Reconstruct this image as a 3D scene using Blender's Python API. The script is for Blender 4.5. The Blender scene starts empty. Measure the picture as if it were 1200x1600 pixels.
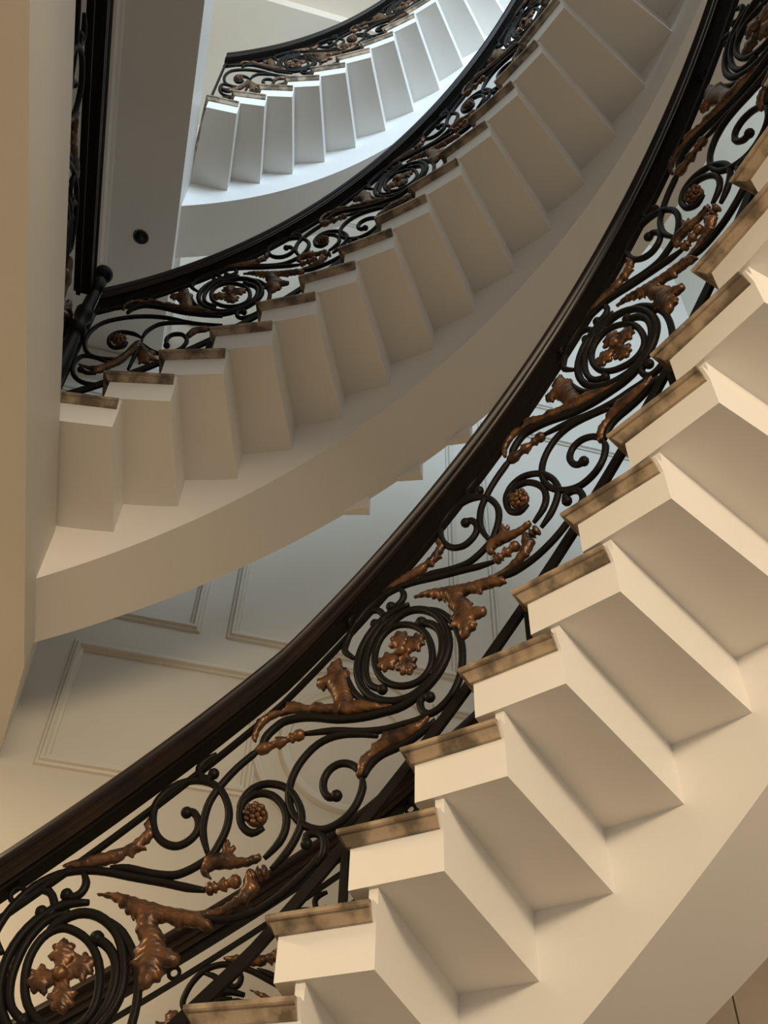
import bpy, math
from mathutils import Vector, Matrix
from mathutils.geometry import delaunay_2d_cdt

# ------------------------------------------------------------------ camera
scene = bpy.context.scene
COL = scene.collection
ZS = 1.55                                   # eye height above the hall floor
CAM = (0.55437, -0.46925, 0.64027, 0.81841, 0.0393, 1490.33)                                 # x, y, yaw, pitch, roll, focal (px)
_yaw, _pitch, _roll = CAM[2], CAM[3], CAM[4]
_f = Vector((math.sin(_yaw)*math.cos(_pitch), math.cos(_yaw)*math.cos(_pitch), math.sin(_pitch)))
_r0 = Vector((math.cos(_yaw), -math.sin(_yaw), 0.0))
_u0 = _r0.cross(_f)
_r = _r0*math.cos(_roll) + _u0*math.sin(_roll)
_u = -_r0*math.sin(_roll) + _u0*math.cos(_roll)
cam = bpy.data.cameras.new('camera')
cam.sensor_fit = 'VERTICAL'; cam.sensor_height = 36.0
cam.lens = CAM[5]/1600.0*36.0
cam.clip_start = 0.05
camo = bpy.data.objects.new('camera', cam); COL.objects.link(camo)
camo.matrix_world = Matrix(((_r.x, _u.x, -_f.x, CAM[0]), (_r.y, _u.y, -_f.y, CAM[1]), (_r.z, _u.z, -_f.z, ZS), (0, 0, 0, 1)))
scene.camera = camo

# ------------------------------------------------------------------ light
A1 = math.radians(23.5)
E1 = Vector((math.sin(A1), math.cos(A1), 0.0)); E2 = Vector((math.cos(A1), -math.sin(A1), 0.0))
def hall(u, v, z): return E2*u + E1*v + Vector((0, 0, z))    # hall axes: u to the right, v to the far wall
vs = scene.view_settings
vs.view_transform = 'Standard'; vs.look = 'None'; vs.gamma = 1.0; vs.exposure = 0.22
vs.use_curve_mapping = False
world = bpy.data.worlds.new('hall_daylight'); scene.world = world; world.use_nodes = True
bg = world.node_tree.nodes['Background']
bg.inputs[0].default_value = (0.93, 0.925, 0.92, 1); bg.inputs[1].default_value = 0.38
def area(name, loc, target, size, power, col, sy=None):
    l = bpy.data.lights.new(name, 'AREA'); l.shape = 'RECTANGLE'; l.size = size; l.size_y = sy or size
    l.energy = power; l.color = col
    o = bpy.data.objects.new(name, l); COL.objects.link(o)
    o.location = loc; o.rotation_euler = (Vector(target)-Vector(loc)).to_track_quat('-Z', 'Y').to_euler()
    return o
area('wall_lamps', hall(1.45, -3.6, ZS+1.8), hall(1.7, 1.5, ZS+1.5), 2.6, 155, (1.0, 0.80, 0.55), 0.5)
area('landing_downlights', hall(-1.1, 2.3, ZS+2.15), hall(-1.1, 2.3, 0), 0.3, 55, (1.0, 0.77, 0.48), 1.0)
area('upper_window', hall(1.6, -3.9, ZS+6.75), hall(1.4, 2.0, ZS+6.5), 3.0, 410, (0.58, 0.78, 1.0), 1.6)

# ------------------------------------------------------------------ materials
def mat(name, col, rough=0.6, metal=0.0, noise=None, spec=0.5, bump=0.0, bscale=40.0, coat=0.0, grooves=0.0):
    m = bpy.data.materials.new(name); m.use_nodes = True
    nt = m.node_tree; b = nt.nodes['Principled BSDF']
    b.inputs['Base Color'].default_value = (*col, 1); b.inputs['Roughness'].default_value = rough
    b.inputs['Metallic'].default_value = metal; b.inputs['Specular IOR Level'].default_value = spec
    b.inputs['Coat Weight'].default_value = coat
    tc = nt.nodes.new('ShaderNodeTexCoord')
    if noise:
        col2, scale, lo, hi = noise
        n = nt.nodes.new('ShaderNodeTexNoise'); n.inputs['Scale'].default_value = scale; n.inputs['Detail'].default_value = 5
        nt.links.new(tc.outputs['Object'], n.inputs['Vector'])
        r = nt.nodes.new('ShaderNodeMapRange'); r.inputs[1].default_value = lo; r.inputs[2].default_value = hi
        nt.links.new(n.outputs['Fac'], r.inputs[0])
        mx = nt.nodes.new('ShaderNodeMix'); mx.data_type = 'RGBA'
        mx.inputs[6].default_value = (*col, 1); mx.inputs[7].default_value = (*col2, 1)
        nt.links.new(r.outputs[0], mx.inputs[0]); nt.links.new(mx.outputs[2], b.inputs['Base Color'])
    if bump:
        n2 = nt.nodes.new('ShaderNodeTexNoise'); n2.inputs['Scale'].default_value = bscale; n2.inputs['Detail'].default_value = 4
        nt.links.new(tc.outputs['Object'], n2.inputs['Vector'])
        bp = nt.nodes.new('ShaderNodeBump'); bp.inputs['Strength'].default_value = bump; bp.inputs['Distance'].default_value = 0.01
        nt.links.new(n2.outputs['Fac'], bp.inputs['Height']); nt.links.new(bp.outputs[0], b.inputs['Normal'])
    if grooves:                                             # chased lines running along the leaves
        w = nt.nodes.new('ShaderNodeTexWave'); w.inputs['Scale'].default_value = 42.0; w.inputs['Distortion'].default_value = 7.0
        w.inputs['Detail'].default_value = 2.0; w.inputs['Detail Scale'].default_value = 0.6; w.bands_direction = 'DIAGONAL'
        nt.links.new(tc.outputs['Object'], w.inputs['Vector'])
        bp = nt.nodes.new('ShaderNodeBump'); bp.inputs['Strength'].default_value = grooves; bp.inputs['Distance'].default_value = 0.004
        nt.links.new(w.outputs['Fac'], bp.inputs['Height']); nt.links.new(bp.outputs[0], b.inputs['Normal'])
    return m
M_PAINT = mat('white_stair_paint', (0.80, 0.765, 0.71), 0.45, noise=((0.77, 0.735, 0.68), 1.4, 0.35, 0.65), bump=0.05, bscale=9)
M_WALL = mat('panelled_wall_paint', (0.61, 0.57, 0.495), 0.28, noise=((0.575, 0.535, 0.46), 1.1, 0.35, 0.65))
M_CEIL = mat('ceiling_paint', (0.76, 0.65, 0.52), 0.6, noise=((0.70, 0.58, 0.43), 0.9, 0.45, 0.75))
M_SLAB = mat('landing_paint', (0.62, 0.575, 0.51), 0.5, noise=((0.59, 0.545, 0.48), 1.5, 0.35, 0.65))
M_MARBLE = mat('brown_marble', (0.40, 0.30, 0.20), 0.22, noise=((0.13, 0.095, 0.062), 14.0, 0.42, 0.60), bump=0.12, bscale=60)
M_MARBLE2 = mat('beige_wall_marble', (0.50, 0.40, 0.29), 0.3, noise=((0.42, 0.33, 0.24), 3.0, 0.35, 0.65))
M_IRON = mat('black_wrought_iron', (0.0070, 0.0056, 0.0045), 0.48, spec=0.13, bump=0.10, bscale=120)
M_RAIL = mat('dark_varnished_wood', (0.009, 0.0055, 0.004), 0.32, spec=0.22, noise=((0.020, 0.010, 0.0065), 5.0, 0.4, 0.7))
M_COPPER = mat('aged_copper_leaf', (0.150, 0.069, 0.028), 0.38, metal=0.5, noise=((0.035, 0.018, 0.011), 24.0, 0.40, 0.66), grooves=0.25)
M_FLOOR = mat('stone_floor', (0.36, 0.33, 0.30), 0.25, noise=((0.30, 0.27, 0.24), 2.0, 0.35, 0.65))
M_DARK = mat('downlight_black', (0.01, 0.01, 0.01), 0.3)
M_TRIM = mat('downlight_trim', (0.05, 0.045, 0.04), 0.3)

# ------------------------------------------------------------------ object helpers
def mesh_obj(name, verts, faces, material, parent=None, smooth=False):
    me = bpy.data.meshes.new(name); me.from_pydata([tuple(v) for v in verts], [], faces); me.update()
    me.materials.append(material)
    if smooth: me.polygons.foreach_set('use_smooth', [True]*len(me.polygons))
    o = bpy.data.objects.new(name, me); COL.objects.link(o)
    if parent: o.parent = parent
    return o
def empty(name, label, cat, loc=(0, 0, 0), group=None):
    o = bpy.data.objects.new(name, None); COL.objects.link(o); o.empty_display_size = 0.1
    o['label'] = label; o['category'] = cat
    if group: o['group'] = group
    return o
def struct(o, label=None, cat=None):
    o['kind'] = 'structure'
    if label: o['label'] = label; o['category'] = cat or 'wall'
    return o
class MB:
    def __init__(s): s.v = []; s.f = []
    def add(s, v, f):
        n = len(s.v); s.v += [Vector(q) for q in v]; s.f += [tuple(i+n for i in q) for q in f]
    def hexa(s, p):                                     # 8 corners: bottom 0-3, top 4-7
        s.add(p, [(3, 2, 1, 0), (4, 5, 6, 7), (0, 1, 5, 4), (1, 2, 6, 5), (2, 3, 7, 6), (3, 0, 4, 7)])
    def box(s, fn, a, b):                               # fn(u, v, z) maps local box to world
        (x0, y0, z0), (x1, y1, z1) = a, b
        s.hexa([fn(x0, y0, z0), fn(x1, y0, z0), fn(x1, y1, z0), fn(x0, y1, z0), fn(x0, y0, z1), fn(x1, y0, z1), fn(x1, y1, z1), fn(x0, y1, z1)])
    def ball(s, c, r, n=10, m=7):
        v = []; f = []
        for i in range(1, m):
            a = math.pi*i/m
            for j in range(n):
                b = 2*math.pi*j/n
                v.append(c + Vector((r*math.sin(a)*math.cos(b), r*math.sin(a)*math.sin(b), r*math.cos(a))))
        v.append(c + Vector((0, 0, r))); v.append(c - Vector((0, 0, r)))
        t, bt = len(v)-2, len(v)-1
        for i in range(m-2):
            for j in range(n): f.append((i*n+j, (i+1)*n+j, (i+1)*n+(j+1) % n, i*n+(j+1) % n))
        for j in range(n):
            f.append((t, j, (j+1) % n)); f.append((bt, (m-2)*n+(j+1) % n, (m-2)*n+j))
        s.add(v, f)
    def sweep(s, rings, closed=False):                  # list of equal-length point rings
        n = len(rings[0]); v = [p for r in rings for p in r]; f = []
        R = len(rings)
        for i in range(R if closed else R-1):
            a = i*n; b = ((i+1) % R)*n
            for j in range(n): f.append((a+j, a+(j+1) % n, b+(j+1) % n, b+j))
        if not closed:
            f.append(tuple(range(n-1, -1, -1))); f.append(tuple((R-1)*n+j for j in range(n)))
        s.add(v, f)
    def lathe(s, base, axis, prof, n=12):               # prof: (distance along axis, radius)
        axis = axis.normalized(); h = Vector((0, 0, 1)) if abs(axis.z) < .9 else Vector((1, 0, 0))
        a = axis.cross(h).normalized(); b = axis.cross(a)
        s.sweep([[base + axis*d + (a*math.cos(2*math.pi*j/n) + b*math.sin(2*math.pi*j/n))*max(r, 1e-4) for j in range(n)] for d, r in prof])
    def build(s, name, material, parent=None, smooth=False): return mesh_obj(name, s.v, s.f, material, parent, smooth)
def shade_auto(o, ang=40):
    me = o.data
    me.polygons.foreach_set('use_smooth', [True]*len(me.polygons))
    me.set_sharp_from_angle(angle=math.radians(ang))

# ------------------------------------------------------------------ stair plan: three stacked winding flights
FL = [{'W': 0.56023, 'a': 0.34572, 'da': 0.08215, 'dl': 0.03635, 'ep': 0.01817, 'h': 0.15985, 'ox': -0.05026, 'oy': -0.05345, 'r': 1.92832, 't': 0.08789, 'z': -0.41342},
 {'W': 0.51749, 'a': 0.36471, 'da': 0.08168, 'dl': 0.03279, 'ep': 0.00173, 'h': 0.16, 'ox': 0.0, 'oy': 0.0, 'r': 1.96073, 't': 0.09983, 'z': 2.4528},
 {'W': 0.4727, 'a': 0.35959, 'da': 0.07786, 'dl': 0.02671, 'ep': -0.01037, 'h': 0.15846, 'ox': 0.06896, 'oy': 0.06333, 'r': 1.95831, 't': 0.09402, 'z': 5.35888}]
CO = [[0.049431, 0.015708, -0.08604, -0.014691, -0.020173, -0.00436, 0.029641, 0.0],
 [0.004574, 0.005384, -0.093514, -0.010214, -0.000328, 0.004448, 0.008186, 0.0],
 [0.019833, -0.017008, -0.031334, -0.02819, -0.008498, -0.0191, 0.010351, 0.0]]
CEN = (12, 8, 5); RNG = ((6, 18), (0, 16), (0, 10))
def polar(fl, k, outer):
    d = FL[fl]; c = CO[fl]; lo, hi = RNG[fl]; kc = min(max(k, lo), hi)
    def ev(q):
        s = (q-CEN[fl])/5.0
        th = d['a'] + q*d['da'] + c[0]*s*s + c[1]*s**3; r = d['r'] + c[2]*s + c[3]*s*s
        if outer: th += d['ep'] + c[6]*s; r += d['W'] + c[4]*s + c[5]*s*s
        return th, r
    th, r = ev(kc)
    if k != kc:
        sg = 1 if k > kc else -1
        t2, _ = ev(kc - sg*1e-3); th += (k-kc)*(th-t2)/(sg*1e-3)
    return th, r
def zhelix(fl, k):                                      # height of the soffit helix; the near flight starts off a little flatter
    d = FL[fl]; return ZS + d['z'] + k*d['h'] + (max(6.0-k, 0.0)*0.018 if fl == 0 else 0.0)
def pt(fl, k, rad=0.0, z=0.0, outer=False):             # z measured from the soffit helix
    th, r = polar(fl, k, outer); d = FL[fl]
    return Vector((d['ox'] + (r+rad)*math.sin(th), d['oy'] + (r+rad)*math.cos(th), zhelix(fl, k) + z))
def radial(fl, k):
    th, r = polar(fl, k, False); return Vector((math.sin(th), math.cos(th), 0))
def mixpt(fl, k, w, z, kz=None):                        # w=0 inner edge, w=1 where the steps meet the beam
    a = pt(fl, k); b = pt(fl, k, outer=True); p = a + (b-a)*w
    p.z = zhelix(fl, k if kz is None else kz) + z
    return p
OUTW = (1.80, 1.73, 1.75)                               # outer face of the beam, in units of step length
def beam_bottom(fl, k): return (-0.335, -0.275-0.006*k, -0.25-0.03*k)[fl]

def build_flight(fl, k0, k1, label):
    root = empty('curved_stair_flight', label, 'staircase', group='stacked flights of the winding stair')
    d = FL[fl]; t = d['t']; ov = d['dl']/d['da']; ow = OUTW[fl]
    TM = 0.036
    for k in range(k0, k1+1):
        # painted step: soffit slab, small riser block behind the tread
        m = MB()
        ws = [0, .5, 1.0, ow-0.02]
        def slab(ka, kb, za, zb, w0=0.0, w1=None):
            w1 = w1 or ow-0.02
            m.hexa([mixpt(fl, ka, w0, za, k), mixpt(fl, kb, w0, za, k), mixpt(fl, kb, w1, za, k), mixpt(fl, ka, w1, za, k),
                    mixpt(fl, ka, w0, zb, k), mixpt(fl, kb, w0, zb, k), mixpt(fl, kb, w1, zb, k), mixpt(fl, ka, w1, zb, k)])
        slab(k-ov, k+1, 0.0, t)
        slab(k+0.86, k+1, t, d['h'], 0.012)
        # plaster return at the tread's end, leaning out to the marble's edge
        wo = -0.016/0.55; m.hexa([mixpt(fl, k+.955, 0, t, k), mixpt(fl, k+1, 0, t, k), mixpt(fl, k+1, .012, t, k), mixpt(fl, k+.955, .012, t, k),
                mixpt(fl, k+.955, wo, t+TM, k), mixpt(fl, k+1, wo, t+TM, k), mixpt(fl, k+1, .012, t+TM, k), mixpt(fl, k+.955, .012, t+TM, k)])
        st = m.build('step', M_PAINT, root)
        # marble tread: slab edge with a cove under it, proud of the step at the well end and nosing
        ka = k-ov; kb = k+0.955
        def ring(o, kk, z):
            e = o/0.16; 
            return [mixpt(fl, ka-e, -o/0.55, z, k), mixpt(fl, kb, -o/0.55, z, k), mixpt(fl, kb, ow+0.02+o*0.3, z, k), mixpt(fl, ka-e, ow+0.02+o*0.3, z, k)]
        m = MB(); m.sweep([ring(0.002, k, t), ring(0.007, k, t+0.001), ring(0.012, k, t+0.010), ring(0.018, k, t+0.019), ring(0.019, k, t+0.0215), ring(0.025, k, t+0.022), ring(0.028, k, t+0.025), ring(0.028, k, t+0.033), ring(0.024, k, t+TM)])
        m.build('marble_tread', M_MARBLE, st)
    # smooth helical beam that carries the steps on the wall side
    rings = []; n = int((k1+1-k0)*4)
    kk0, kk1 = k0-0.55, k1+1
    for i in range(n+1):
        k = kk0 + (kk1-kk0)*i/n; zb = beam_bottom(fl, k)
        rings.append([mixpt(fl, k, 1.0, zb), mixpt(fl, k, 1.0, 0.02), mixpt(fl, k, ow, 0.02), mixpt(fl, k, ow, zb)])
    m = MB(); m.sweep(rings)
    if fl == 1:                                         # ragged plaster teeth left along the outer edge, one per step
        for k in range(6, 10):
            q = k + 0.2
            zb = beam_bottom(fl, q)
            zz = FL[fl]['h']*0
            def P(kk, w, z): return mixpt(fl, kk, w, z, q-0.45)
            m.hexa([P(q-0.45, ow-.04, zb), P(q, ow-.04, zb), P(q, ow+.055, zb), P(q-0.45, ow+.005, zb), P(q-0.45, ow-.04, zb+.3), P(q, ow-.04, zb+.3), P(q, ow+.055, zb+.3), P(q-0.45, ow+.005, zb+.3)])
    b = m.build('helical_beam', M_PAINT, root); shade_auto(b, 30)
    return root

# ------------------------------------------------------------------ wrought iron pattern (unrolled, metres)
PAT = {'B': {'big_c': [[[0.6451, 0.5139], [0.591, 0.533], [0.5371, 0.5389], [0.4924, 0.5255], [0.4576, 0.4916], [0.4373, 0.4516], [0.431, 0.4065], [0.4432, 0.36], [0.4698, 0.3271], [0.5036, 0.3076], [0.5358, 0.304], [0.5737, 0.3202],
                  [0.6006, 0.3508], [0.6132, 0.3883], [0.6101, 0.4151]],
                 False, None],
       'curl_b': [[[0.4871, 0.2753], [0.4853, 0.2947], [0.5044, 0.2987], [0.523, 0.287], [0.53, 0.2653], [0.5266, 0.2421], [0.5111, 0.2212]], False, 's'],
       'curl_c': [[[-0.0146, 0.1918], [-0.0014, 0.1683], [-0.0055, 0.146], [-0.0208, 0.1332], [-0.0372, 0.1361]], False, 'e'],
       'curl_l': [[[-0.1119, 0.1344], [-0.0754, 0.1365], [-0.0563, 0.1084], [-0.0624, 0.0863], [-0.0806, 0.0921]], False, 'e'],
       'curl_t': [[[0.2393, 0.5136], [0.2132, 0.4926], [0.202, 0.4727], [0.2087, 0.4511], [0.2271, 0.446], [0.2394, 0.4593]], False, 'e'],
       'hook': [[[0.608, 0.4193], [0.5998, 0.4363], [0.5803, 0.4539], [0.5537, 0.4614], [0.5284, 0.4509], [0.5154, 0.4264], [0.5176, 0.3996], [0.5318, 0.3803], [0.55, 0.3806]], False, 'e'],
       'leaf_bar': [[[0.6156, 0.4139], [0.6292, 0.4412], [0.6581, 0.4614], [0.7061, 0.4725], [0.7543, 0.4944], [0.7956, 0.5216]], False, None],
       'low_bar': [[[0.4547, 0.5616], [0.5283, 0.5552], [0.6062, 0.5356], [0.6636, 0.5273], [0.7129, 0.5282], [0.7544, 0.5323], [0.7922, 0.5469]], False, None],
       'outer_l': [[[-0.1588, -0.0299], [-0.1427, -0.0829], [-0.1125, -0.1308], [-0.0651, -0.1593]], False, None],
       'outer_r': [[[0.07, 0.0948], [0.1052, 0.0726], [0.1392, 0.03], [0.1609, -0.0267], [0.1651, -0.0816], [0.1567, -0.139], [0.1328, -0.1844], [0.0997, -0.2129], [0.0714, -0.2213], [0.0532, -0.2069], [0.048, -0.1831], [0.0595, -0.171],
                    [0.0739, -0.1756]],
                   False, 'e'],
       'ring': [[[-0.0081, 0.0655], [0.0342, 0.0479], [0.0671, 0.0102], [0.0817, -0.04], [0.079, -0.0849], [0.0556, -0.117], [0.018, -0.1281], [-0.02, -0.1189], [-0.0547, -0.0898], [-0.0733, -0.0482], [-0.0771, -0.0023], [-0.0631, 0.0394],
                 [-0.0371, 0.0622]],
                True, None],
       's_bar': [[[-0.1351, -0.0035], [-0.161, 0.0249], [-0.1594, 0.0533], [-0.1428, 0.0973], [-0.1114, 0.1434], [-0.0651, 0.1782], [-0.0153, 0.1941], [0.0352, 0.1979], [0.0876, 0.1939], [0.1279, 0.191], [0.177, 0.1872], [0.2247, 0.1815],
                  [0.2673, 0.1791]],
                 False, None],
       'scroll_t': [[[0.1916, 0.3557], [0.2083, 0.357], [0.2231, 0.3376], [0.2249, 0.3119], [0.2098, 0.2881], [0.185, 0.2735], [0.1568, 0.2765], [0.1341, 0.2927], [0.1185, 0.3198], [0.1126, 0.3544], [0.1203, 0.3852], [0.1408, 0.4115],
                     [0.1688, 0.4309], [0.2049, 0.4399], [0.2408, 0.433], [0.2669, 0.4146], [0.2862, 0.3826], [0.2939, 0.3508], [0.2909, 0.3162], [0.2798, 0.2819], [0.2676, 0.2564], [0.2464, 0.2372], [0.2175, 0.2175], [0.1874, 0.2056],
                     [0.139, 0.205], [0.0836, 0.2111], [0.0438, 0.2078]],
                    False, 's'],
       'scroll_t2': [[[0.341, 0.5273], [0.3279, 0.514], [0.2949, 0.4778], [0.264, 0.4328], [0.2425, 0.389], [0.2359, 0.3443], [0.2401, 0.3045], [0.2586, 0.2612]], False, None],
       'spiral_a': [[[-0.3594, -0.2308], [-0.3519, -0.2003], [-0.3351, -0.1765], [-0.311, -0.1569], [-0.2697, -0.1532], [-0.2273, -0.1596], [-0.1692, -0.1775], [-0.1055, -0.187], [-0.0475, -0.1875], [0.0019, -0.1835], [0.0513, -0.1571],
                     [0.0932, -0.1196], [0.121, -0.073], [0.1291, -0.0236], [0.1149, 0.0324], [0.0875, 0.0745], [0.0431, 0.1004], [-0.0019, 0.0999], [-0.0409, 0.0729], [-0.0578, 0.0408]],
                    False, None],
       'spiral_a2': [[[0.0519, 0.0543], [0.0827, 0.039], [0.1061, 0.0079], [0.1125, -0.0369], [0.1023, -0.0814], [0.0787, -0.1155]], False, 's'],
       'spiral_b': [[[0.0159, 0.1263], [-0.0383, 0.1132], [-0.0866, 0.0728], [-0.1162, 0.0166], [-0.1233, -0.0441], [-0.1099, -0.0961], [-0.0785, -0.1373], [-0.0358, -0.1605], [0.01, -0.1647], [0.0514, -0.1479], [0.0891, -0.1144]], False,
                    None],
       'spiral_b2': [[[-0.0199, 0.1014], [-0.06, 0.0802], [-0.0896, 0.0345], [-0.1013, -0.0204], [-0.0993, -0.0653], [-0.0841, -0.1006], [-0.0537, -0.1208]], False, 'e'],
       'spiral_r': [[[0.3807, 0.3287], [0.3543, 0.3152], [0.3292, 0.3303], [0.3197, 0.3591], [0.3226, 0.3892], [0.3486, 0.411], [0.3811, 0.4119], [0.409, 0.391], [0.4289, 0.3585], [0.433, 0.3217], [0.4209, 0.2881], [0.3899, 0.2557]], False,
                    None],
       'spiral_r2': [[[0.314, 0.3738], [0.3215, 0.3967], [0.3395, 0.4241], [0.3742, 0.4386], [0.4121, 0.4285], [0.4403, 0.4051], [0.4622, 0.3681], [0.4695, 0.3307], [0.459, 0.2933], [0.4382, 0.2582], [0.4089, 0.2281]], False, None],
       'under_bar': [[[0.2732, 0.1203], [0.3047, 0.1186], [0.3325, 0.1218], [0.3865, 0.1402], [0.4402, 0.1711], [0.4804, 0.2034], [0.5145, 0.234], [0.5301, 0.2604]], False, None]},
 'L': 0.707,
 'Lf': {'leaf_left': [[-0.1719, 0.0035], [-0.1934, -0.0038], [-0.2054, -0.0185], [-0.2059, -0.0408], [-0.2291, -0.0479], [-0.231, -0.0671], [-0.2134, -0.0831], [-0.2052, -0.0776], [-0.1907, -0.1001], [-0.18, -0.1309], [-0.2034, -0.128],
                      [-0.2277, -0.1158], [-0.2439, -0.1242], [-0.2704, -0.1119], [-0.2838, -0.1045], [-0.3116, -0.1018], [-0.3105, -0.1234], [-0.3448, -0.1231], [-0.3597, -0.1374], [-0.3769, -0.1493], [-0.3856, -0.1773],
                      [-0.3857, -0.2069], [-0.3752, -0.2089], [-0.3706, -0.1816], [-0.3535, -0.1536], [-0.3265, -0.1372], [-0.2763, -0.1366], [-0.212, -0.1527], [-0.1565, -0.1676], [-0.1103, -0.175], [-0.0645, -0.1767], [-0.0272, -0.1742],
                      [-0.0651, -0.1593], [-0.1122, -0.1355], [-0.1291, -0.1359], [-0.1359, -0.1037], [-0.1449, -0.0679], [-0.1445, -0.0435], [-0.1609, -0.0319]],
        'leaf_low': [[0.5971, 0.4179], [0.5992, 0.4479], [0.6093, 0.4689], [0.6276, 0.4784], [0.6345, 0.4945], [0.6531, 0.4999], [0.6601, 0.5181], [0.6941, 0.5184], [0.7205, 0.52], [0.7544, 0.5254], [0.7808, 0.5384], [0.7581, 0.5012],
                     [0.7134, 0.4822], [0.6652, 0.4713], [0.6396, 0.4581], [0.6218, 0.4391], [0.6119, 0.4147]],
        'leaf_mid': [[0.2495, 0.2429], [0.2634, 0.2648], [0.2752, 0.2596], [0.2906, 0.266], [0.2925, 0.2882], [0.2998, 0.2948], [0.3065, 0.2904], [0.3061, 0.2752], [0.3152, 0.2839], [0.319, 0.28], [0.3153, 0.2647], [0.3273, 0.2572],
                     [0.3467, 0.255], [0.3778, 0.2655], [0.3825, 0.2542], [0.3594, 0.2413], [0.3229, 0.2323], [0.2806, 0.227], [0.2681, 0.2214], [0.2747, 0.206], [0.2623, 0.2077], [0.2486, 0.2173], [0.2502, 0.2308]],
        'leaf_right': [[0.0294, 0.1451], [0.0499, 0.1507], [0.0743, 0.1537], [0.1065, 0.1503], [0.1489, 0.1427], [0.1971, 0.1353], [0.2475, 0.1314], [0.2869, 0.1359], [0.3157, 0.1491], [0.3402, 0.1716], [0.35, 0.1903], [0.3524, 0.218],
                       [0.3615, 0.2325], [0.37, 0.2282], [0.374, 0.2098], [0.3867, 0.1973], [0.3823, 0.1826], [0.3731, 0.1704], [0.3644, 0.155], [0.3442, 0.145], [0.3215, 0.1318], [0.2983, 0.1229], [0.2771, 0.1214], [0.2939, 0.1124],
                       [0.2951, 0.0967], [0.2787, 0.0946], [0.2594, 0.0997], [0.2477, 0.0972], [0.2315, 0.1016], [0.2274, 0.0912], [0.2146, 0.0943], [0.2038, 0.1021], [0.1882, 0.1035], [0.1767, 0.0995], [0.1821, 0.0884], [0.1928, 0.0808],
                       [0.1931, 0.0722], [0.202, 0.0688], [0.1963, 0.064], [0.203, 0.0534], [0.2177, 0.0478], [0.2344, 0.0396], [0.238, 0.0289], [0.2269, 0.0169], [0.2035, 0.0147], [0.2078, 0.0015], [0.2033, -0.0124], [0.19, -0.0191],
                       [0.1781, -0.0322], [0.1644, -0.0363], [0.1577, -0.0198], [0.155, -0.0012], [0.1366, 0.0077], [0.1332, 0.0155], [0.1416, 0.0247], [0.1332, 0.035], [0.1439, 0.0474], [0.1459, 0.0589], [0.1332, 0.0747], [0.1308, 0.0918],
                       [0.1254, 0.1088], [0.121, 0.101], [0.1126, 0.1104], [0.1029, 0.1123], [0.0956, 0.1234], [0.0844, 0.1251], [0.0777, 0.1333], [0.0658, 0.1374], [0.052, 0.1424]],
        'leaf_top': [[-0.0629, 0.1962], [-0.023, 0.2228], [0.0247, 0.2397], [0.0717, 0.2622], [0.0899, 0.2811], [0.104, 0.2997], [0.0984, 0.318], [0.1062, 0.3316], [0.1185, 0.317], [0.1261, 0.2958], [0.1178, 0.2779], [0.108, 0.2677],
                     [0.1144, 0.2593], [0.0937, 0.251], [0.0891, 0.2384], [0.071, 0.2394], [0.0611, 0.2247], [0.0381, 0.2159], [-0.0026, 0.2018], [-0.0373, 0.194]]},
 'fin': {'f1': [[0.2672, 0.1794], [0.3429, 0.2062]], 'f1b': [[0.3605, 0.2137], [0.4017, 0.2267]], 'f2': [[0.4561, 0.5637], [0.3357, 0.5245]]},
 'pts': {'flower': [-0.0053, -0.022], 'rosette': [0.3573, 0.3588]},
 'slope': 1.0791,
 'zc': 0.6}
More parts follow.
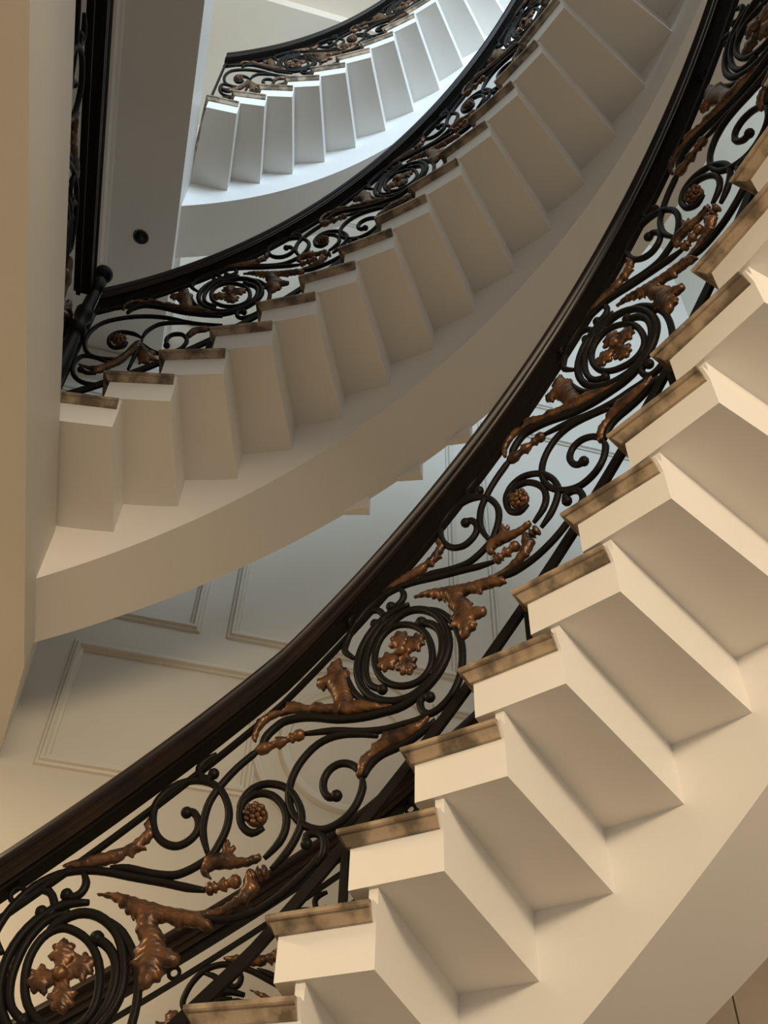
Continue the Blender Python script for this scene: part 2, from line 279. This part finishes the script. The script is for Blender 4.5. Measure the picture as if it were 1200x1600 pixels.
MST = {'B': {'hook': [[[-1.688, 0.439], [-1.38, 0.339], [-1.086, 0.285], [-0.799, 0.275], [-0.719, 0.32], [-0.868, 0.387], [-1.088, 0.421], [-1.191, 0.403], [-1.141, 0.35]], 'e'],
       'link': [[[-1.741, 0.492], [-1.69, 0.532], [-1.495, 0.554], [-1.183, 0.524], [-0.732, 0.452]], None],
       'lowc': [[[-2.269, 0.385], [-2.605, 0.462], [-2.828, 0.489], [-2.909, 0.447], [-2.83, 0.37], [-2.606, 0.295], [-2.304, 0.242], [-2.119, 0.234]], None],
       'lowhook': [[[-2.398, 0.326], [-2.592, 0.354], [-2.728, 0.39]], 'e'],
       'oval': [[[0.012, 0.313], [-0.732, 0.452], [-1.332, 0.582], [-1.887, 0.67], [-2.357, 0.712], [-2.714, 0.715], [-2.885, 0.662], [-2.877, 0.581], [-2.728, 0.498], [-2.464, 0.435], [-2.138, 0.394]], None],
       'ros': [[[-1.776, 0.497], [-1.944, 0.544], [-2.234, 0.594], [-2.407, 0.592], [-2.41, 0.541], [-2.266, 0.487], [-2.077, 0.472], [-2.027, 0.494]], None],
       'small': [[[-0.717, 0.36], [-0.527, 0.365], [-0.31, 0.341], [-0.101, 0.288]], None],
       'stem': [[[-1.728, 0.479], [-1.746, 0.379], [-1.784, 0.275]], None],
       'top': [[[-2.95, 0.825], [-2.804, 0.825], [-2.324, 0.798], [-1.774, 0.747], [-1.23, 0.646], [-0.724, 0.519], [-0.045, 0.387]], None]},
 'Lf': {'branch': [[-2.819, 0.434], [-2.613, 0.396], [-2.396, 0.373], [-2.192, 0.392], [-2.016, 0.414], [-1.915, 0.457], [-1.818, 0.479], [-1.688, 0.439], [-1.67, 0.391], [-1.835, 0.379], [-1.969, 0.342], [-2.132, 0.336], [-2.285, 0.323],
                   [-2.433, 0.333], [-2.557, 0.371]],
        'small': [[-0.785, 0.365], [-0.715, 0.396], [-0.513, 0.387], [-0.201, 0.329], [-0.331, 0.327], [-0.547, 0.351], [-0.68, 0.337]],
        'tip': [[-1.812, 0.444], [-1.682, 0.432], [-1.497, 0.367], [-1.28, 0.314], [-1.349, 0.307], [-1.23, 0.262], [-1.387, 0.285], [-1.39, 0.258], [-1.535, 0.286], [-1.615, 0.293], [-1.699, 0.361]]},
 'ros': [-2.215, 0.535]}
PL = PAT['L']; PS = PAT['slope']; ZC = PAT['zc']
def catmull(p, closed, n=3, c=1.0):
    out = []; N = len(p)
    for i in range(N if closed else N-1):
        p0 = p[(i-1) % N] if closed or i > 0 else p[0]; p1 = p[i]; p2 = p[(i+1) % N]
        p3 = p[(i+2) % N] if closed or i+2 < N else p[-1]
        for j in range(n):
            t = j/n; t2 = t*t; t3 = t2*t
            out.append(tuple((2*t3-3*t2+1)*p1[a] + (t3-2*t2+t)*c*(p2[a]-p0[a])/2 + (3*t2-2*t3)*p2[a] + (t3-t2)*c*(p3[a]-p1[a])/2 for a in (0, 1)))
    if not closed: out.append(tuple(p[-1]))
    return out
def inside(p, poly):
    x, y = p; c = False; j = len(poly)-1
    for i in range(len(poly)):
        if (poly[i][1] > y) != (poly[j][1] > y) and x < (poly[j][0]-poly[i][0])*(y-poly[i][1])/(poly[j][1]-poly[i][1]) + poly[i][0]: c = not c
        j = i
    return c
def edge_dist(p, poly):
    """distance to the outline and the arc-length position of the nearest outline point"""
    best = 9; arc = 0.0; acc = 0.0
    for i in range(len(poly)):
        a = poly[i]; b = poly[(i+1) % len(poly)]
        dx, dy = b[0]-a[0], b[1]-a[1]; L2 = dx*dx+dy*dy or 1e-12; L = math.sqrt(L2)
        t = max(0, min(1, ((p[0]-a[0])*dx+(p[1]-a[1])*dy)/L2))
        q = math.hypot(p[0]-a[0]-t*dx, p[1]-a[1]-t*dy)
        if q < best: best = q; arc = acc + t*L
        acc += L
    return best, arc
def leaf_mesh(poly, step=0.0085, bulge=0.014, vein=0.021, th=0.010, serr=0.0014):
    """2D outline -> (x, y, height) vertices of a cushioned leaf with serrated rim and veins running in from it."""
    poly = catmull(poly, True, 4, 0.45)
    ar = sum(poly[i][0]*poly[(i+1) % len(poly)][1]-poly[(i+1) % len(poly)][0]*poly[i][1] for i in range(len(poly)))
    sg = 1 if ar > 0 else -1; out = []; acc = 0.0
    for i in range(len(poly)):
        a = poly[i-1]; b = poly[(i+1) % len(poly)]; p = poly[i]
        dx, dy = b[0]-a[0], b[1]-a[1]; L = math.hypot(dx, dy) or 1e-9
        w = serr*math.sin(acc*2*math.pi/vein)
        out.append((p[0]+sg*dy/L*w, p[1]-sg*dx/L*w)); acc += math.hypot(poly[(i+1) % len(poly)][0]-p[0], poly[(i+1) % len(poly)][1]-p[1])
    poly = out
    pts = [Vector(p) for p in poly]; n = len(pts)
    xs = [p[0] for p in poly]; ys = [p[1] for p in poly]
    y = min(ys); row = 0
    while y < max(ys):
        x = min(xs) + (step/2 if row % 2 else 0)
        while x < max(xs):
            if inside((x, y), poly) and edge_dist((x, y), poly)[0] > step*0.4: pts.append(Vector((x, y)))
            x += step
        y += step*0.87; row += 1
    v, e, f, *_ = delaunay_2d_cdt(pts, [], [list(range(n))], 1, 1e-6)
    H = []
    for p in v:
        dd, arc = edge_dist(p, poly)
        w = 1-math.exp(-dd/0.009)
        H.append(bulge*w + 0.0017*math.sin(arc*2*math.pi/vein)*min(1.0, dd/0.004)*math.exp(-dd/0.03))
    N = len(v)
    verts = [(p[0], p[1], th/2+h) for p, h in zip(v, H)] + [(p[0], p[1], -th/2-h*0.5) for p, h in zip(v, H)]
    faces = [tuple(q) for q in f] + [tuple(i+N for i in reversed(q)) for q in f]
    cnt = {}
    for q in f:
        for i in range(len(q)):
            a, b = q[i], q[(i+1) % len(q)]; cnt[(a, b)] = 1
    for (a, b) in list(cnt):
        if (b, a) not in cnt: faces.append((b, a, a+N, b+N))
    return verts, faces
def petal_poly(a, R=0.074):
    """one lobed petal of the cross-shaped flower pointing along angle a"""
    half = [(0.002, 0.014), (0.014, 0.015), (0.023, 0.0155), (0.030, 0.020), (0.032, 0.027), (0.038, 0.031), (0.044, 0.026), (0.048, 0.020), (0.053, 0.022), (0.060, 0.024), (0.063, 0.017), (0.065, 0.010), (0.070, 0.007)]
    pts = [(x, -y) for x, y in half] + [(R, 0.0)] + [(x, y) for x, y in reversed(half)]
    return [(x*math.cos(a)-y*math.sin(a), x*math.sin(a)+y*math.cos(a)) for x, y in pts]
def rosette_parts():
    v = []; f = []
    def add(vv, ff):
        n = len(v); v.extend(vv); f.extend([tuple(i+n for i in q) for q in ff])
    for ring, (rr, n, pr, hh) in enumerate(((0.021, 8, 0.0085, 0.010), (0.012, 6, 0.0075, 0.016), (0.0, 1, 0.008, 0.020))):
        for i in range(n):
            a = 2*math.pi*i/n + ring*0.4; c = (rr*math.cos(a), rr*math.sin(a))
            vv = []; ff = []; N = 8
            for j in range(1, 4):
                b = math.pi*j/4
                for q in range(N): vv.append((c[0]+pr*math.sin(b)*math.cos(2*math.pi*q/N), c[1]+pr*math.sin(b)*math.sin(2*math.pi*q/N), hh+pr*math.cos(b)))
            vv.append((c[0], c[1], hh+pr)); vv.append((c[0], c[1], hh-pr))
            for j in range(2):
                for q in range(N): ff.append((j*N+q, (j+1)*N+q, (j+1)*N+(q+1) % N, j*N+(q+1) % N))
            for q in range(N): ff.append((3*N, q, (q+1) % N)); ff.append((3*N+1, 2*N+(q+1) % N, 2*N+q))
            add(vv, ff)
    n = 14; vv = [(0.027*math.cos(2*math.pi*j/n), 0.027*math.sin(2*math.pi*j/n), s) for s in (-0.008, 0.009) for j in range(n)]
    ff = [(j, (j+1) % n, n+(j+1) % n, n+j) for j in range(n)] + [tuple(range(n-1, -1, -1)), tuple(range(n, 2*n))]
    add(vv, ff)
    return v, f
LEAF = {k: leaf_mesh(p) for k, p in PAT['Lf'].items()}
PETAL = [leaf_mesh(petal_poly(math.radians(a)), 0.006, 0.010, 0.011, 0.008, 0.0006) for a in (101, 32, -72, -160)]
ROS = rosette_parts()
BARS = {k: (catmull(p, c), c, b) for k, (p, c, b) in PAT['B'].items()}
NICE = {'ring': 'flower_ring', 'spiral_b': 'spiral_scroll', 'spiral_b2': 'spiral_scroll', 'spiral_a': 'spiral_scroll', 'spiral_a2': 'spiral_scroll', 'outer_r': 'outer_scroll', 'outer_l': 'outer_scroll', 'curl_l': 'small_curl', 'curl_t': 'small_curl', 'curl_b': 'small_curl', 'curl_c': 'small_curl', 's_bar': 's_scroll', 'scroll_t': 'c_scroll', 'scroll_t2': 'linking_scroll', 'spiral_r': 'rosette_scroll', 'spiral_r2': 'rosette_scroll', 'big_c': 'c_scroll', 'hook': 'hook_scroll', 'low_bar': 's_scroll', 'leaf_bar': 'linking_scroll', 'under_bar': 'linking_scroll'}
NICEL = {'leaf_left': 'acanthus_leaf', 'leaf_right': 'acanthus_branch', 'leaf_top': 'long_leaf', 'leaf_mid': 'flared_leaf', 'leaf_low': 'long_leaf'}
FINIAL = [(0, .006), (.02, .008), (.06, .0135), (.16, .0150), (.22, .010), (.26, .0135), (.29, .0135), (.33, .008), (.38, .008), (.44, .012), (.56, .017), (.585, .012), (.62, .009), (.70, .010), (.80, .0155), (.92, .0145), (1.0, .008)]

class Rail:
    """maps pattern coordinates (period index + x, y, depth) onto a railing surface"""
    def world(s, i, x, y, n): raise NotImplementedError
    def put(s, name, i, verts, faces, material, parent, smooth=True):
        return mesh_obj(name, [s.world(i, *v) for v in verts], faces, material, parent, smooth)
    def bar(s, name, i, pts, closed, ball, parent, r=0.0093):
        P = [s.world(i, x, y, 0.0) for x, y in pts]; Q = [s.world(i, x, y, 0.05) for x, y in pts]
        m = MB(); rings = []; N = len(P)
        for j in range(N):
            a = P[(j-1) % N] if closed or j > 0 else P[0]; b = P[(j+1) % N] if closed or j < N-1 else P[-1]
            t = (b-a).normalized(); nn = (Q[j]-P[j]).normalized(); w = t.cross(nn).normalized()
            rr = r
            if not closed:
                e = min(j if ball != 's' else 9, (N-1-j) if ball != 'e' else 9)
                if e < 3: rr = r*(0.62+0.13*e)
            rings.append([P[j] + (w*math.cos(q) + nn*math.sin(q)*1.05)*rr*(1.0 if k % 2 else 1.0) for k, q in enumerate([math.pi/8+math.pi/4*z for z in range(8)])])
        m.sweep(rings, closed)
        if ball == 's': m.ball(P[0], r*1.5)
        if ball == 'e': m.ball(P[-1], r*1.5)
        o = m.build(name, M_IRON, parent, True); return o
    def finial(s, name, i, a, b, parent, reverse=False):
        P, Q = s.world(i, *a, 0.0), s.world(i, *b, 0.0); L = (Q-P).length
        m = MB(); m.lathe(P, Q-P, [(d*L, r) for d, r in FINIAL]); return m.build(name, M_COPPER, parent, True)
    def circle_group(s, i, parent):
        for k in ('ring', 'spiral_b', 'spiral_b2', 'spiral_a', 'spiral_a2', 'outer_r', 'outer_l', 'curl_l', 'curl_c'):
            p, c, b = BARS[k]; s.bar(NICE[k], i, p, c, b, parent, 0.0108 if k.startswith('spiral_a') or k == 'spiral_b' else 0.0092)
        for k in ('leaf_left', 'leaf_right'): s.put(NICEL[k], i, *LEAF[k], M_COPPER, parent)
        fx, fy = -0.002, -0.027
        fl = MB(); c = s.world(i, fx, fy, 0.012)
        fl.ball(c, 0.016); fo = fl.build('cross_flower', M_COPPER, parent, True)
        for v, f in PETAL: s.put('petal', i, [(x+fx, y+fy, z) for x, y, z in v], f, M_COPPER, fo)
    def scroll_group(s, i, parent):
        for k in ('s_bar', 'scroll_t', 'scroll_t2', 'curl_t', 'spiral_r', 'spiral_r2', 'big_c', 'hook', 'low_bar', 'leaf_bar', 'curl_b', 'under_bar'):
            p, c, b = BARS[k]; s.bar(NICE[k], i, p, c, b, parent)
        for k in ('leaf_top', 'leaf_mid', 'leaf_low'): s.put(NICEL[k], i, *LEAF[k], M_COPPER, parent)
        rx, ry = PAT['pts']['rosette']
        s.put('rosette', i, [(x+rx, y+ry, z) for x, y, z in ROS[0]], ROS[1], M_COPPER, parent)
        for k in ('f1', 'f2'): s.finial('turned_finial', i, *PAT['fin'][k], parent)
        a, b = PAT['fin']['f1b']; s.finial('turned_finial', i, a, b, parent)
HANDRAIL = [(-.034, -.040), (.034, -.040), (.034, -.034), (.029, -.030), (.029, -.022), (.034, -.017), (.034, -.008), (.029, -.003), (.029, .002), (.037, .008), (.041, .017), (.038, .027), (.029, .036), (.014, .042), (-.014, .042), (-.029, .036), (-.038, .027), (-.041, .017), (-.037, .008), (-.029, .002), (-.029, -.003), (-.034, -.008), (-.034, -.017), (-.029, -.022), (-.029, -.030), (-.034, -.034)]
SUBRAIL = [(-.024, -.047), (.024, -.047), (.024, -.039), (-.024, -.039)]
class FlightRail(Rail):
    def __init__(s, fl, rad, anchors, zc=0.60, first=0): s.fl, s.rad, s.an, s.zc, s.first = fl, rad, anchors, zc, first
    def k_of(s, q):
        a = s.an; i = min(max(int(math.floor(q)), 0), len(a)-2)
        return a[i] + (q-i)*(a[i+1]-a[i])
    def world(s, i, x, y, n):
        k = s.k_of(i + x/PL); return pt(s.fl, k, s.rad - n, s.zc + y - PS*x)
    def strip(s, name, k0, k1, prof, z, material, parent, step=0.2, auto=35):
        m = MB(); N = max(2, int((k1-k0)/step)); rings = []
        for j in range(N+1):
            k = k0 + (k1-k0)*j/N
            rings.append([pt(s.fl, k, s.rad + a, z + b*1.25) for a, b in prof])
        m.sweep(rings); o = m.build(name, material, parent); shade_auto(o, auto); return o
    def base(s, k0, k1, root, posts=(), zh=0.957, zt=0.84):
        s.strip('handrail', k0, k1, HANDRAIL, zh, M_RAIL, root)
        s.strip('iron_sub_rail', k0, k1, SUBRAIL, zh, M_IRON, root)
        s.strip('top_bar', k0, k1, [(-.008, -.006), (.008, -.006), (.008, .006), (-.008, .006)], zt, M_IRON, root)
        s.strip('bottom_bar', k0, k1, [(-.006, -.015), (.006, -.015), (.006, .015), (-.006, .015)], 0.235, M_IRON, root)
        for q in posts:                                   # short feet between the bottom bar and the treads
            m = MB(); d = FL[s.fl]; kt = math.floor(q + d['dl']/d['da'])
            zb = zhelix(s.fl, kt) + d['t'] + 0.03
            a = pt(s.fl, q, s.rad, 0.23); w = (pt(s.fl, q+.08, s.rad)-pt(s.fl, q, s.rad)); w.z = 0; w = w.normalized()*0.009; n = radial(s.fl, q)*0.006
            lo = Vector((a.x, a.y, zb))
            m.hexa([lo-w-n, lo+w-n, lo+w+n, lo-w+n, a-w-n, a+w-n, a+w+n, a-w+n]); m.build('foot', M_IRON, root)
        for i, c in enumerate(s.an):                      # one little iron ring above each circle
            j = c - 0.95
            if not k0 < j < k1: continue
            m = MB(); n = 14; zz = (zh-.055+zt)/2
            o = pt(s.fl, j, s.rad, zz); t = (pt(s.fl, j+.1, s.rad, zz)-pt(s.fl, j-.1, s.rad, zz)).normalized(); nn = radial(s.fl, j); w = t.cross(nn).normalized()
            m.sweep([[o + (t*math.cos(q)+w*math.sin(q))*(0.016+0.006*math.cos(g)) + nn*0.007*math.sin(g) for g in [2*math.pi*z/8 for z in range(8)]] for q in [2*math.pi*z/n for z in range(n)]], True)
            m.build('spacer_ring', M_IRON, root, True)
# ------------------------------------------------------------------ the hall
H = lambda u, v, z: hall(u, v, z + ZS)
VW = 3.65; U0 = 0.062; ZCEIL = 9.0
m = MB(); m.box(H, (-2.0, -4.0, -ZS-0.2), (4.6, VW+0.2, -ZS))
struct(m.build('floor', M_FLOOR), 'polished beige stone floor of the stair hall', 'floor')
m = MB(); m.box(H, (-2.0, VW, -ZS), (4.6, VW+0.2, ZCEIL+0.4))
wall_far = struct(m.build('wall_far', M_WALL), 'pale far wall with raised panel mouldings behind the stair', 'wall')
m = MB(); m.box(H, (-2.2, -4.0, -ZS), (-2.0, VW+0.2, ZCEIL+0.4))  # out of view, added to close the landing side against stray light
struct(m.build('wall_left', M_WALL), 'unseen pale wall behind the landings, added to close off light', 'wall')
m = MB(); m.box(H, (4.4, -1.5, -ZS), (4.6, VW, ZCEIL+0.4))
struct(m.build('wall_right', M_WALL), 'pale wall to the right of the stair', 'wall')
# ceiling with a sunken tray
m = MB()
TU, TV = 0.10, 2.43
m.box(H, (-2.0, TV, ZCEIL), (4.6, VW, ZCEIL+0.35)); m.box(H, (-2.0, -4.0, ZCEIL), (TU, TV, ZCEIL+0.35))
m.box(H, (TU, -4.0, ZCEIL+0.16), (4.6, TV, ZCEIL+0.35))
ceil = struct(m.build('ceiling', M_CEIL), 'cream ceiling with a sunken tray above the top flight', 'ceiling')

PU = lambda u: 0.6955 + (u-0.6955)*1.0843
PZ = lambda z: z*1.0843
def panel_frame(parent, u0, u1, z0, z1, name='panel_moulding'):
    u0, u1, z0, z1 = PU(u0), PU(u1), PZ(z0), PZ(z1)
    """rectangular picture-frame moulding on the far wall: stepped profile, mitred"""
    prof = [(0.0, 0.0), (0.006, 0.012), (0.018, 0.014), (0.024, 0.026), (0.036, 0.026), (0.044, 0.012), (0.056, 0.010), (0.060, 0.0)]
    mb = MB(); rings = []
    for (cu, cz, su, sz) in ((u0, z0, 1, 1), (u1, z0, -1, 1), (u1, z1, -1, -1), (u0, z1, 1, -1)):
        rings.append([H(cu+su*a, VW-b, cz+sz*a) for a, b in prof])
    mb.sweep(rings, True); return mb.build(name, M_WALL, parent)
panel_frame(wall_far, 0.145, 1.02, 2.03, 2.665)
panel_frame(wall_far, -0.9, 0.675, 2.82, 4.40)
panel_frame(wall_far, 0.795, 1.955, 2.82, 4.95)
panel_frame(wall_far, 2.125, 3.30, 2.82, 4.95)
panel_frame(wall_far, 1.80, 2.70, 2.03, 2.665)
panel_frame(wall_far, 0.145, 1.30, 5.25, 7.2); panel_frame(wall_far, 1.45, 2.70, 5.25, 7.2)
def ring_moulding(cu, cz, R, w, dpt):
    mb = MB(); n = 72; prof = [(-w/2, 0), (-w/2+.006, dpt*.6), (-w*.15, dpt*.7), (0, dpt), (w*.25, dpt), (w/2-.004, dpt*.4), (w/2, 0)]
    mb.sweep([[H(cu+(R+a)*math.cos(2*math.pi*i/n), VW-b, cz+(R+a)*math.sin(2*math.pi*i/n)) for a, b in prof] for i in range(n)], True)
    o = mb.build('round_moulding', M_WALL, wall_far); shade_auto(o, 40)
ring_moulding(PU(1.417), PZ(2.346), 0.320, 0.058, 0.024); ring_moulding(PU(1.417), PZ(2.346), 0.461, 0.048, 0.022)
m = MB()                                                            # cornice under the upper landing
m.sweep([[H(u, VW-a, b) for a, b in ((0, 4.88), (.03, 4.90), (.035, 4.97), (.08, 5.03), (.08, 5.09), (0, 5.10))] for u in (-2.0, 0.2)])
m.build('cornice', M_WALL, wall_far)
for (a, b) in ((2.3, 3.22), (3.23, 4.39)):                        # marble dado seen low at the right
    m = MB(); m.box(H, (a, VW-0.03, -ZS), (b, VW, 1.86)); m.build('marble_slab', M_MARBLE2, wall_far)

# landings: slabs whose straight edge faces the well
ZL = (2.2, 2.589); ZT = (5.10, 5.489)
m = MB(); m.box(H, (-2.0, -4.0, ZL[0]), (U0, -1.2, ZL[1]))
m.box(H, (U0, -4.0, ZL[0]), (4.4, -1.2, ZL[1]))  # unseen return behind the camera, added to block the lamps from the middle flight
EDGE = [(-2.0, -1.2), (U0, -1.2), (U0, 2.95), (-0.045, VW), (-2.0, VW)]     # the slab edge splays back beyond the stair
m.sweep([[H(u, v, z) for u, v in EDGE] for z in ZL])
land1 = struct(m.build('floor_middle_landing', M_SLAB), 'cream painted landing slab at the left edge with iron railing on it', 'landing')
m = MB(); m.box(H, (-2.0, -4.0, ZT[0]), (U0, VW, ZT[1])); m.box(H, (U0, -4.0, ZT[0]), (4.4, -0.6, ZT[1]))  # second box: unseen return added to keep window light off the middle flight
land2 = struct(m.build('floor_upper_landing', M_PAINT), 'upper landing slab with shaded underside and white edge', 'landing')
mb = MB(); prof = [(0, 0), (.004, .016), (.02, .02), (.032, .034), (.05, .034), (.058, .0)]
rings = []
for (cu, cv, su, sv) in ((-0.315, 2.96, -1, -1), (-1.5, 2.96, 1, -1), (-1.5, -1.2, 1, 1), (-0.315, -1.2, -1, 1)):
    rings.append([H(cu+su*a, cv+sv*a, ZT[0]-b) for a, b in prof])
mb.sweep(rings, True); mb.build('soffit_moulding', M_PAINT, land2)
# empty downlight opening in the upper landing soffit
dl = empty('recessed_downlight', 'small round dark downlight opening in the shaded landing underside', 'downlight')
m = MB(); c = H(-0.133, 2.718, ZT[0]); n = 28
m.sweep([[c + Vector((r*math.cos(2*math.pi*i/n), r*math.sin(2*math.pi*i/n), z)) for i in range(n)] for r, z in ((.040, .0), (.046, -.004), (.044, -.008), (.038, -.006), (.036, -.002))])
m.build('trim_ring', M_TRIM, dl, True)
m = MB(); m.sweep([[c + Vector((r*math.cos(2*math.pi*i/n), r*math.sin(2*math.pi*i/n), z)) for i in range(n)] for r, z in ((.0365, -.0055), (.030, -.003), (.012, -.001))])
m.build('dark_socket', M_DARK, dl, True)

# ------------------------------------------------------------------ flights
build_flight(0, 0, 19, 'nearest winding stair flight at the lower right, warmly lit, with brown marble treads')
build_flight(1, 1, 17, 'middle winding stair flight crossing behind the near handrail, beige underside')
build_flight(2, 1, 17, 'top winding stair flight, smallest and lit cool white by daylight')

# ------------------------------------------------------------------ railings
GR = 'wrought iron balustrades of the stair'
def balustrade(label): return empty('iron_balustrade', label, 'railing', group=GR)
near = balustrade('nearest black iron balustrade with copper leaves, sweeping across the picture')
R0 = FlightRail(0, 0.05, [-1.35, 3.427, 8.20, 12.729, 16.634, 20.4], 0.60)
R0.base(0.0, 19.5, near, posts=(4.9, 7.35, 10.42, 13.4, 16.2))
for i in (1, 2, 3, 4): R0.circle_group(i, near)
for i in (0, 1, 2, 3): R0.scroll_group(i, near)

outer = balustrade('second balustrade glimpsed low through the nearest one, on the far side of the steps')
RO = FlightRail(0, 0.93, [-2.2, 1.1, 4.4, 7.7, 11.0], 0.60)
RO.base(0.2, 9.6, outer, posts=(2.4, 5.3), zh=1.0, zt=0.885)
for i in (1, 2): RO.circle_group(i, outer)
for i in (1, 2): RO.scroll_group(i, outer)

class StartRail(FlightRail):                                        # first bay next to the landing
    def __init__(s, fl, rad, a): s.fl, s.rad, s.a = fl, rad, a
    def world(s, i, x, y, n): return pt(s.fl, s.a + x/0.165, s.rad - n, y - 0.97*x)
def conv_start(p): return [(a*0.165, b + 0.97*a*0.165) for a, b in p]
SB = {k: (catmull(conv_start(p), False), b) for k, (p, b) in MST['B'].items()}
SL = {k: leaf_mesh(conv_start(p), 0.010, 0.012) for k, p in MST['Lf'].items()}
SN = {'top': 's_scroll', 'oval': 'oval_scroll', 'ros': 'rosette_scroll', 'link': 'linking_scroll', 'hook': 'hook_scroll', 'small': 'linking_scroll', 'lowc': 'c_scroll', 'lowhook': 'small_curl', 'stem': 'linking_scroll'}
def start_bay(fl, rad, a, root):
    S = StartRail(fl, rad, a)
    for k, (p, b) in SB.items(): S.bar(SN[k], 0, p, False, b, root)
    for k, (v, f) in SL.items(): S.put('acanthus_leaf', 0, v, f, M_COPPER, root)
    (rx, ry), = conv_start([MST['ros']])
    S.put('rosette', 0, [(x+rx, y+ry, z) for x, y, z in ROS[0]], ROS[1], M_COPPER, root)
    m = MB(); q = 0.62; n = 10                                      # thin end bar
    lo = pt(fl, q, rad, 0.10); hi = pt(fl, q, rad, 0.98)
    m.lathe(lo, hi-lo, [(0, .008), ((hi-lo).length, .008)], 8); m.build('end_bar', M_IRON, root)

mid = balustrade('middle black iron balustrade between the landing post and the top of the picture')
R1 = FlightRail(1, 0.04, [-0.9, 3.58, 8.0, 12.66, 17.0, 21.4], 0.585)
R1.base(0.62, 17.6, mid, posts=(3.4, 6.4, 9.4, 12.4), zh=0.922, zt=0.815)
for i in (1, 2, 3): R1.circle_group(i, mid)
for i in (1, 2, 3): R1.scroll_group(i, mid)
start_bay(1, 0.04, 3.58, mid)

top = balustrade('uppermost and smallest black iron balustrade, above the daylit flight')
R2 = FlightRail(2, 0.03, [-0.8, 3.72, 8.3, 12.9, 17.4, 21.9], 0.60)
R2.base(0.55, 17.6, top, posts=(3.4, 6.4, 9.4), zh=0.94, zt=0.83)
for i in (1, 2, 3): R2.circle_group(i, top)
for i in (1, 2, 3): R2.scroll_group(i, top)
start_bay(2, 0.03, 3.72, top)

# level railing on the middle landing, running back from the newel
class LandRail(Rail):
    AL = math.atan(PS); SC = 1.28; V0 = 1.62; LP = PL/math.cos(AL)*1.28
    def world(s, i, x, y, n):
        t = (x*math.cos(s.AL) + y*math.sin(s.AL))*s.SC; w = (-x*math.sin(s.AL) + y*math.cos(s.AL))*s.SC
        return H(-0.07 + n, s.V0 - i*s.LP - t, ZL[1] + 0.43 + w)
    def straight(s, name, v0, v1, prof, z, material, parent):
        m = MB(); m.sweep([[H(-0.07+a, v, ZL[1]+z+b) for a, b in prof] for v in (v0, v1)])
        o = m.build(name, material, parent); shade_auto(o, 35)
land = balustrade('straight level balustrade on the landing at the left edge of the picture')
LR = LandRail()
LR.straight('handrail', 2.06, -2.6, HANDRAIL, 0.86, M_RAIL, land)
LR.straight('iron_sub_rail', 2.06, -2.6, SUBRAIL, 0.86, M_IRON, land)
LR.straight('top_bar', 2.03, -2.6, [(-.008, -.006), (.008, -.006), (.008, .006), (-.008, .006)], 0.755, M_IRON, land)
LR.straight('bottom_bar', 2.03, -2.6, [(-.006, -.02), (.006, -.02), (.006, .02), (-.006, .02)], 0.08, M_IRON, land)
for i in range(3): LR.circle_group(i, land); LR.scroll_group(i, land)
for v in (1.2, 0.2, -0.8, -1.8):
    m = MB(); m.box(H, (-.079, v-.009, ZL[1]), (-.061, v+.009, ZL[1]+.09)); m.build('foot', M_IRON, land)

# newel post where the landing rail meets the middle flight
nw = empty('newel_post', 'black turned newel post with ball finial at the landing corner', 'post')
c = H(-0.030, 2.08, ZL[1])
up = Vector((0, 0, 1))
m = MB(); m.lathe(c, up, [(0, .048), (.03, .048), (.035, .040), (.05, .036), (.07, .044), (.09, .036)], 20); m.build('base', M_IRON, nw, True)
m = MB(); m.lathe(c, up, [(.09, .026), (.12, .034), (.18, .038), (.40, .033), (.52, .027), (.56, .024)], 20); m.build('shaft', M_IRON, nw, True)
m = MB(); m.lathe(c, up, [(.56, .024), (.57, .036), (.60, .038), (.62, .028), (.66, .028), (.68, .036), (.72, .038), (.74, .026), (.86, .024)], 20); m.build('collar', M_IRON, nw, True)
m = MB(); m.ball(c + up*1.02, 0.040, 20, 14); m.lathe(c, up, [(.86, .024), (.93, .026), (.955, .030), (.97, .018), (.99, .018)], 20); m.build('ball_finial', M_IRON, nw, True)
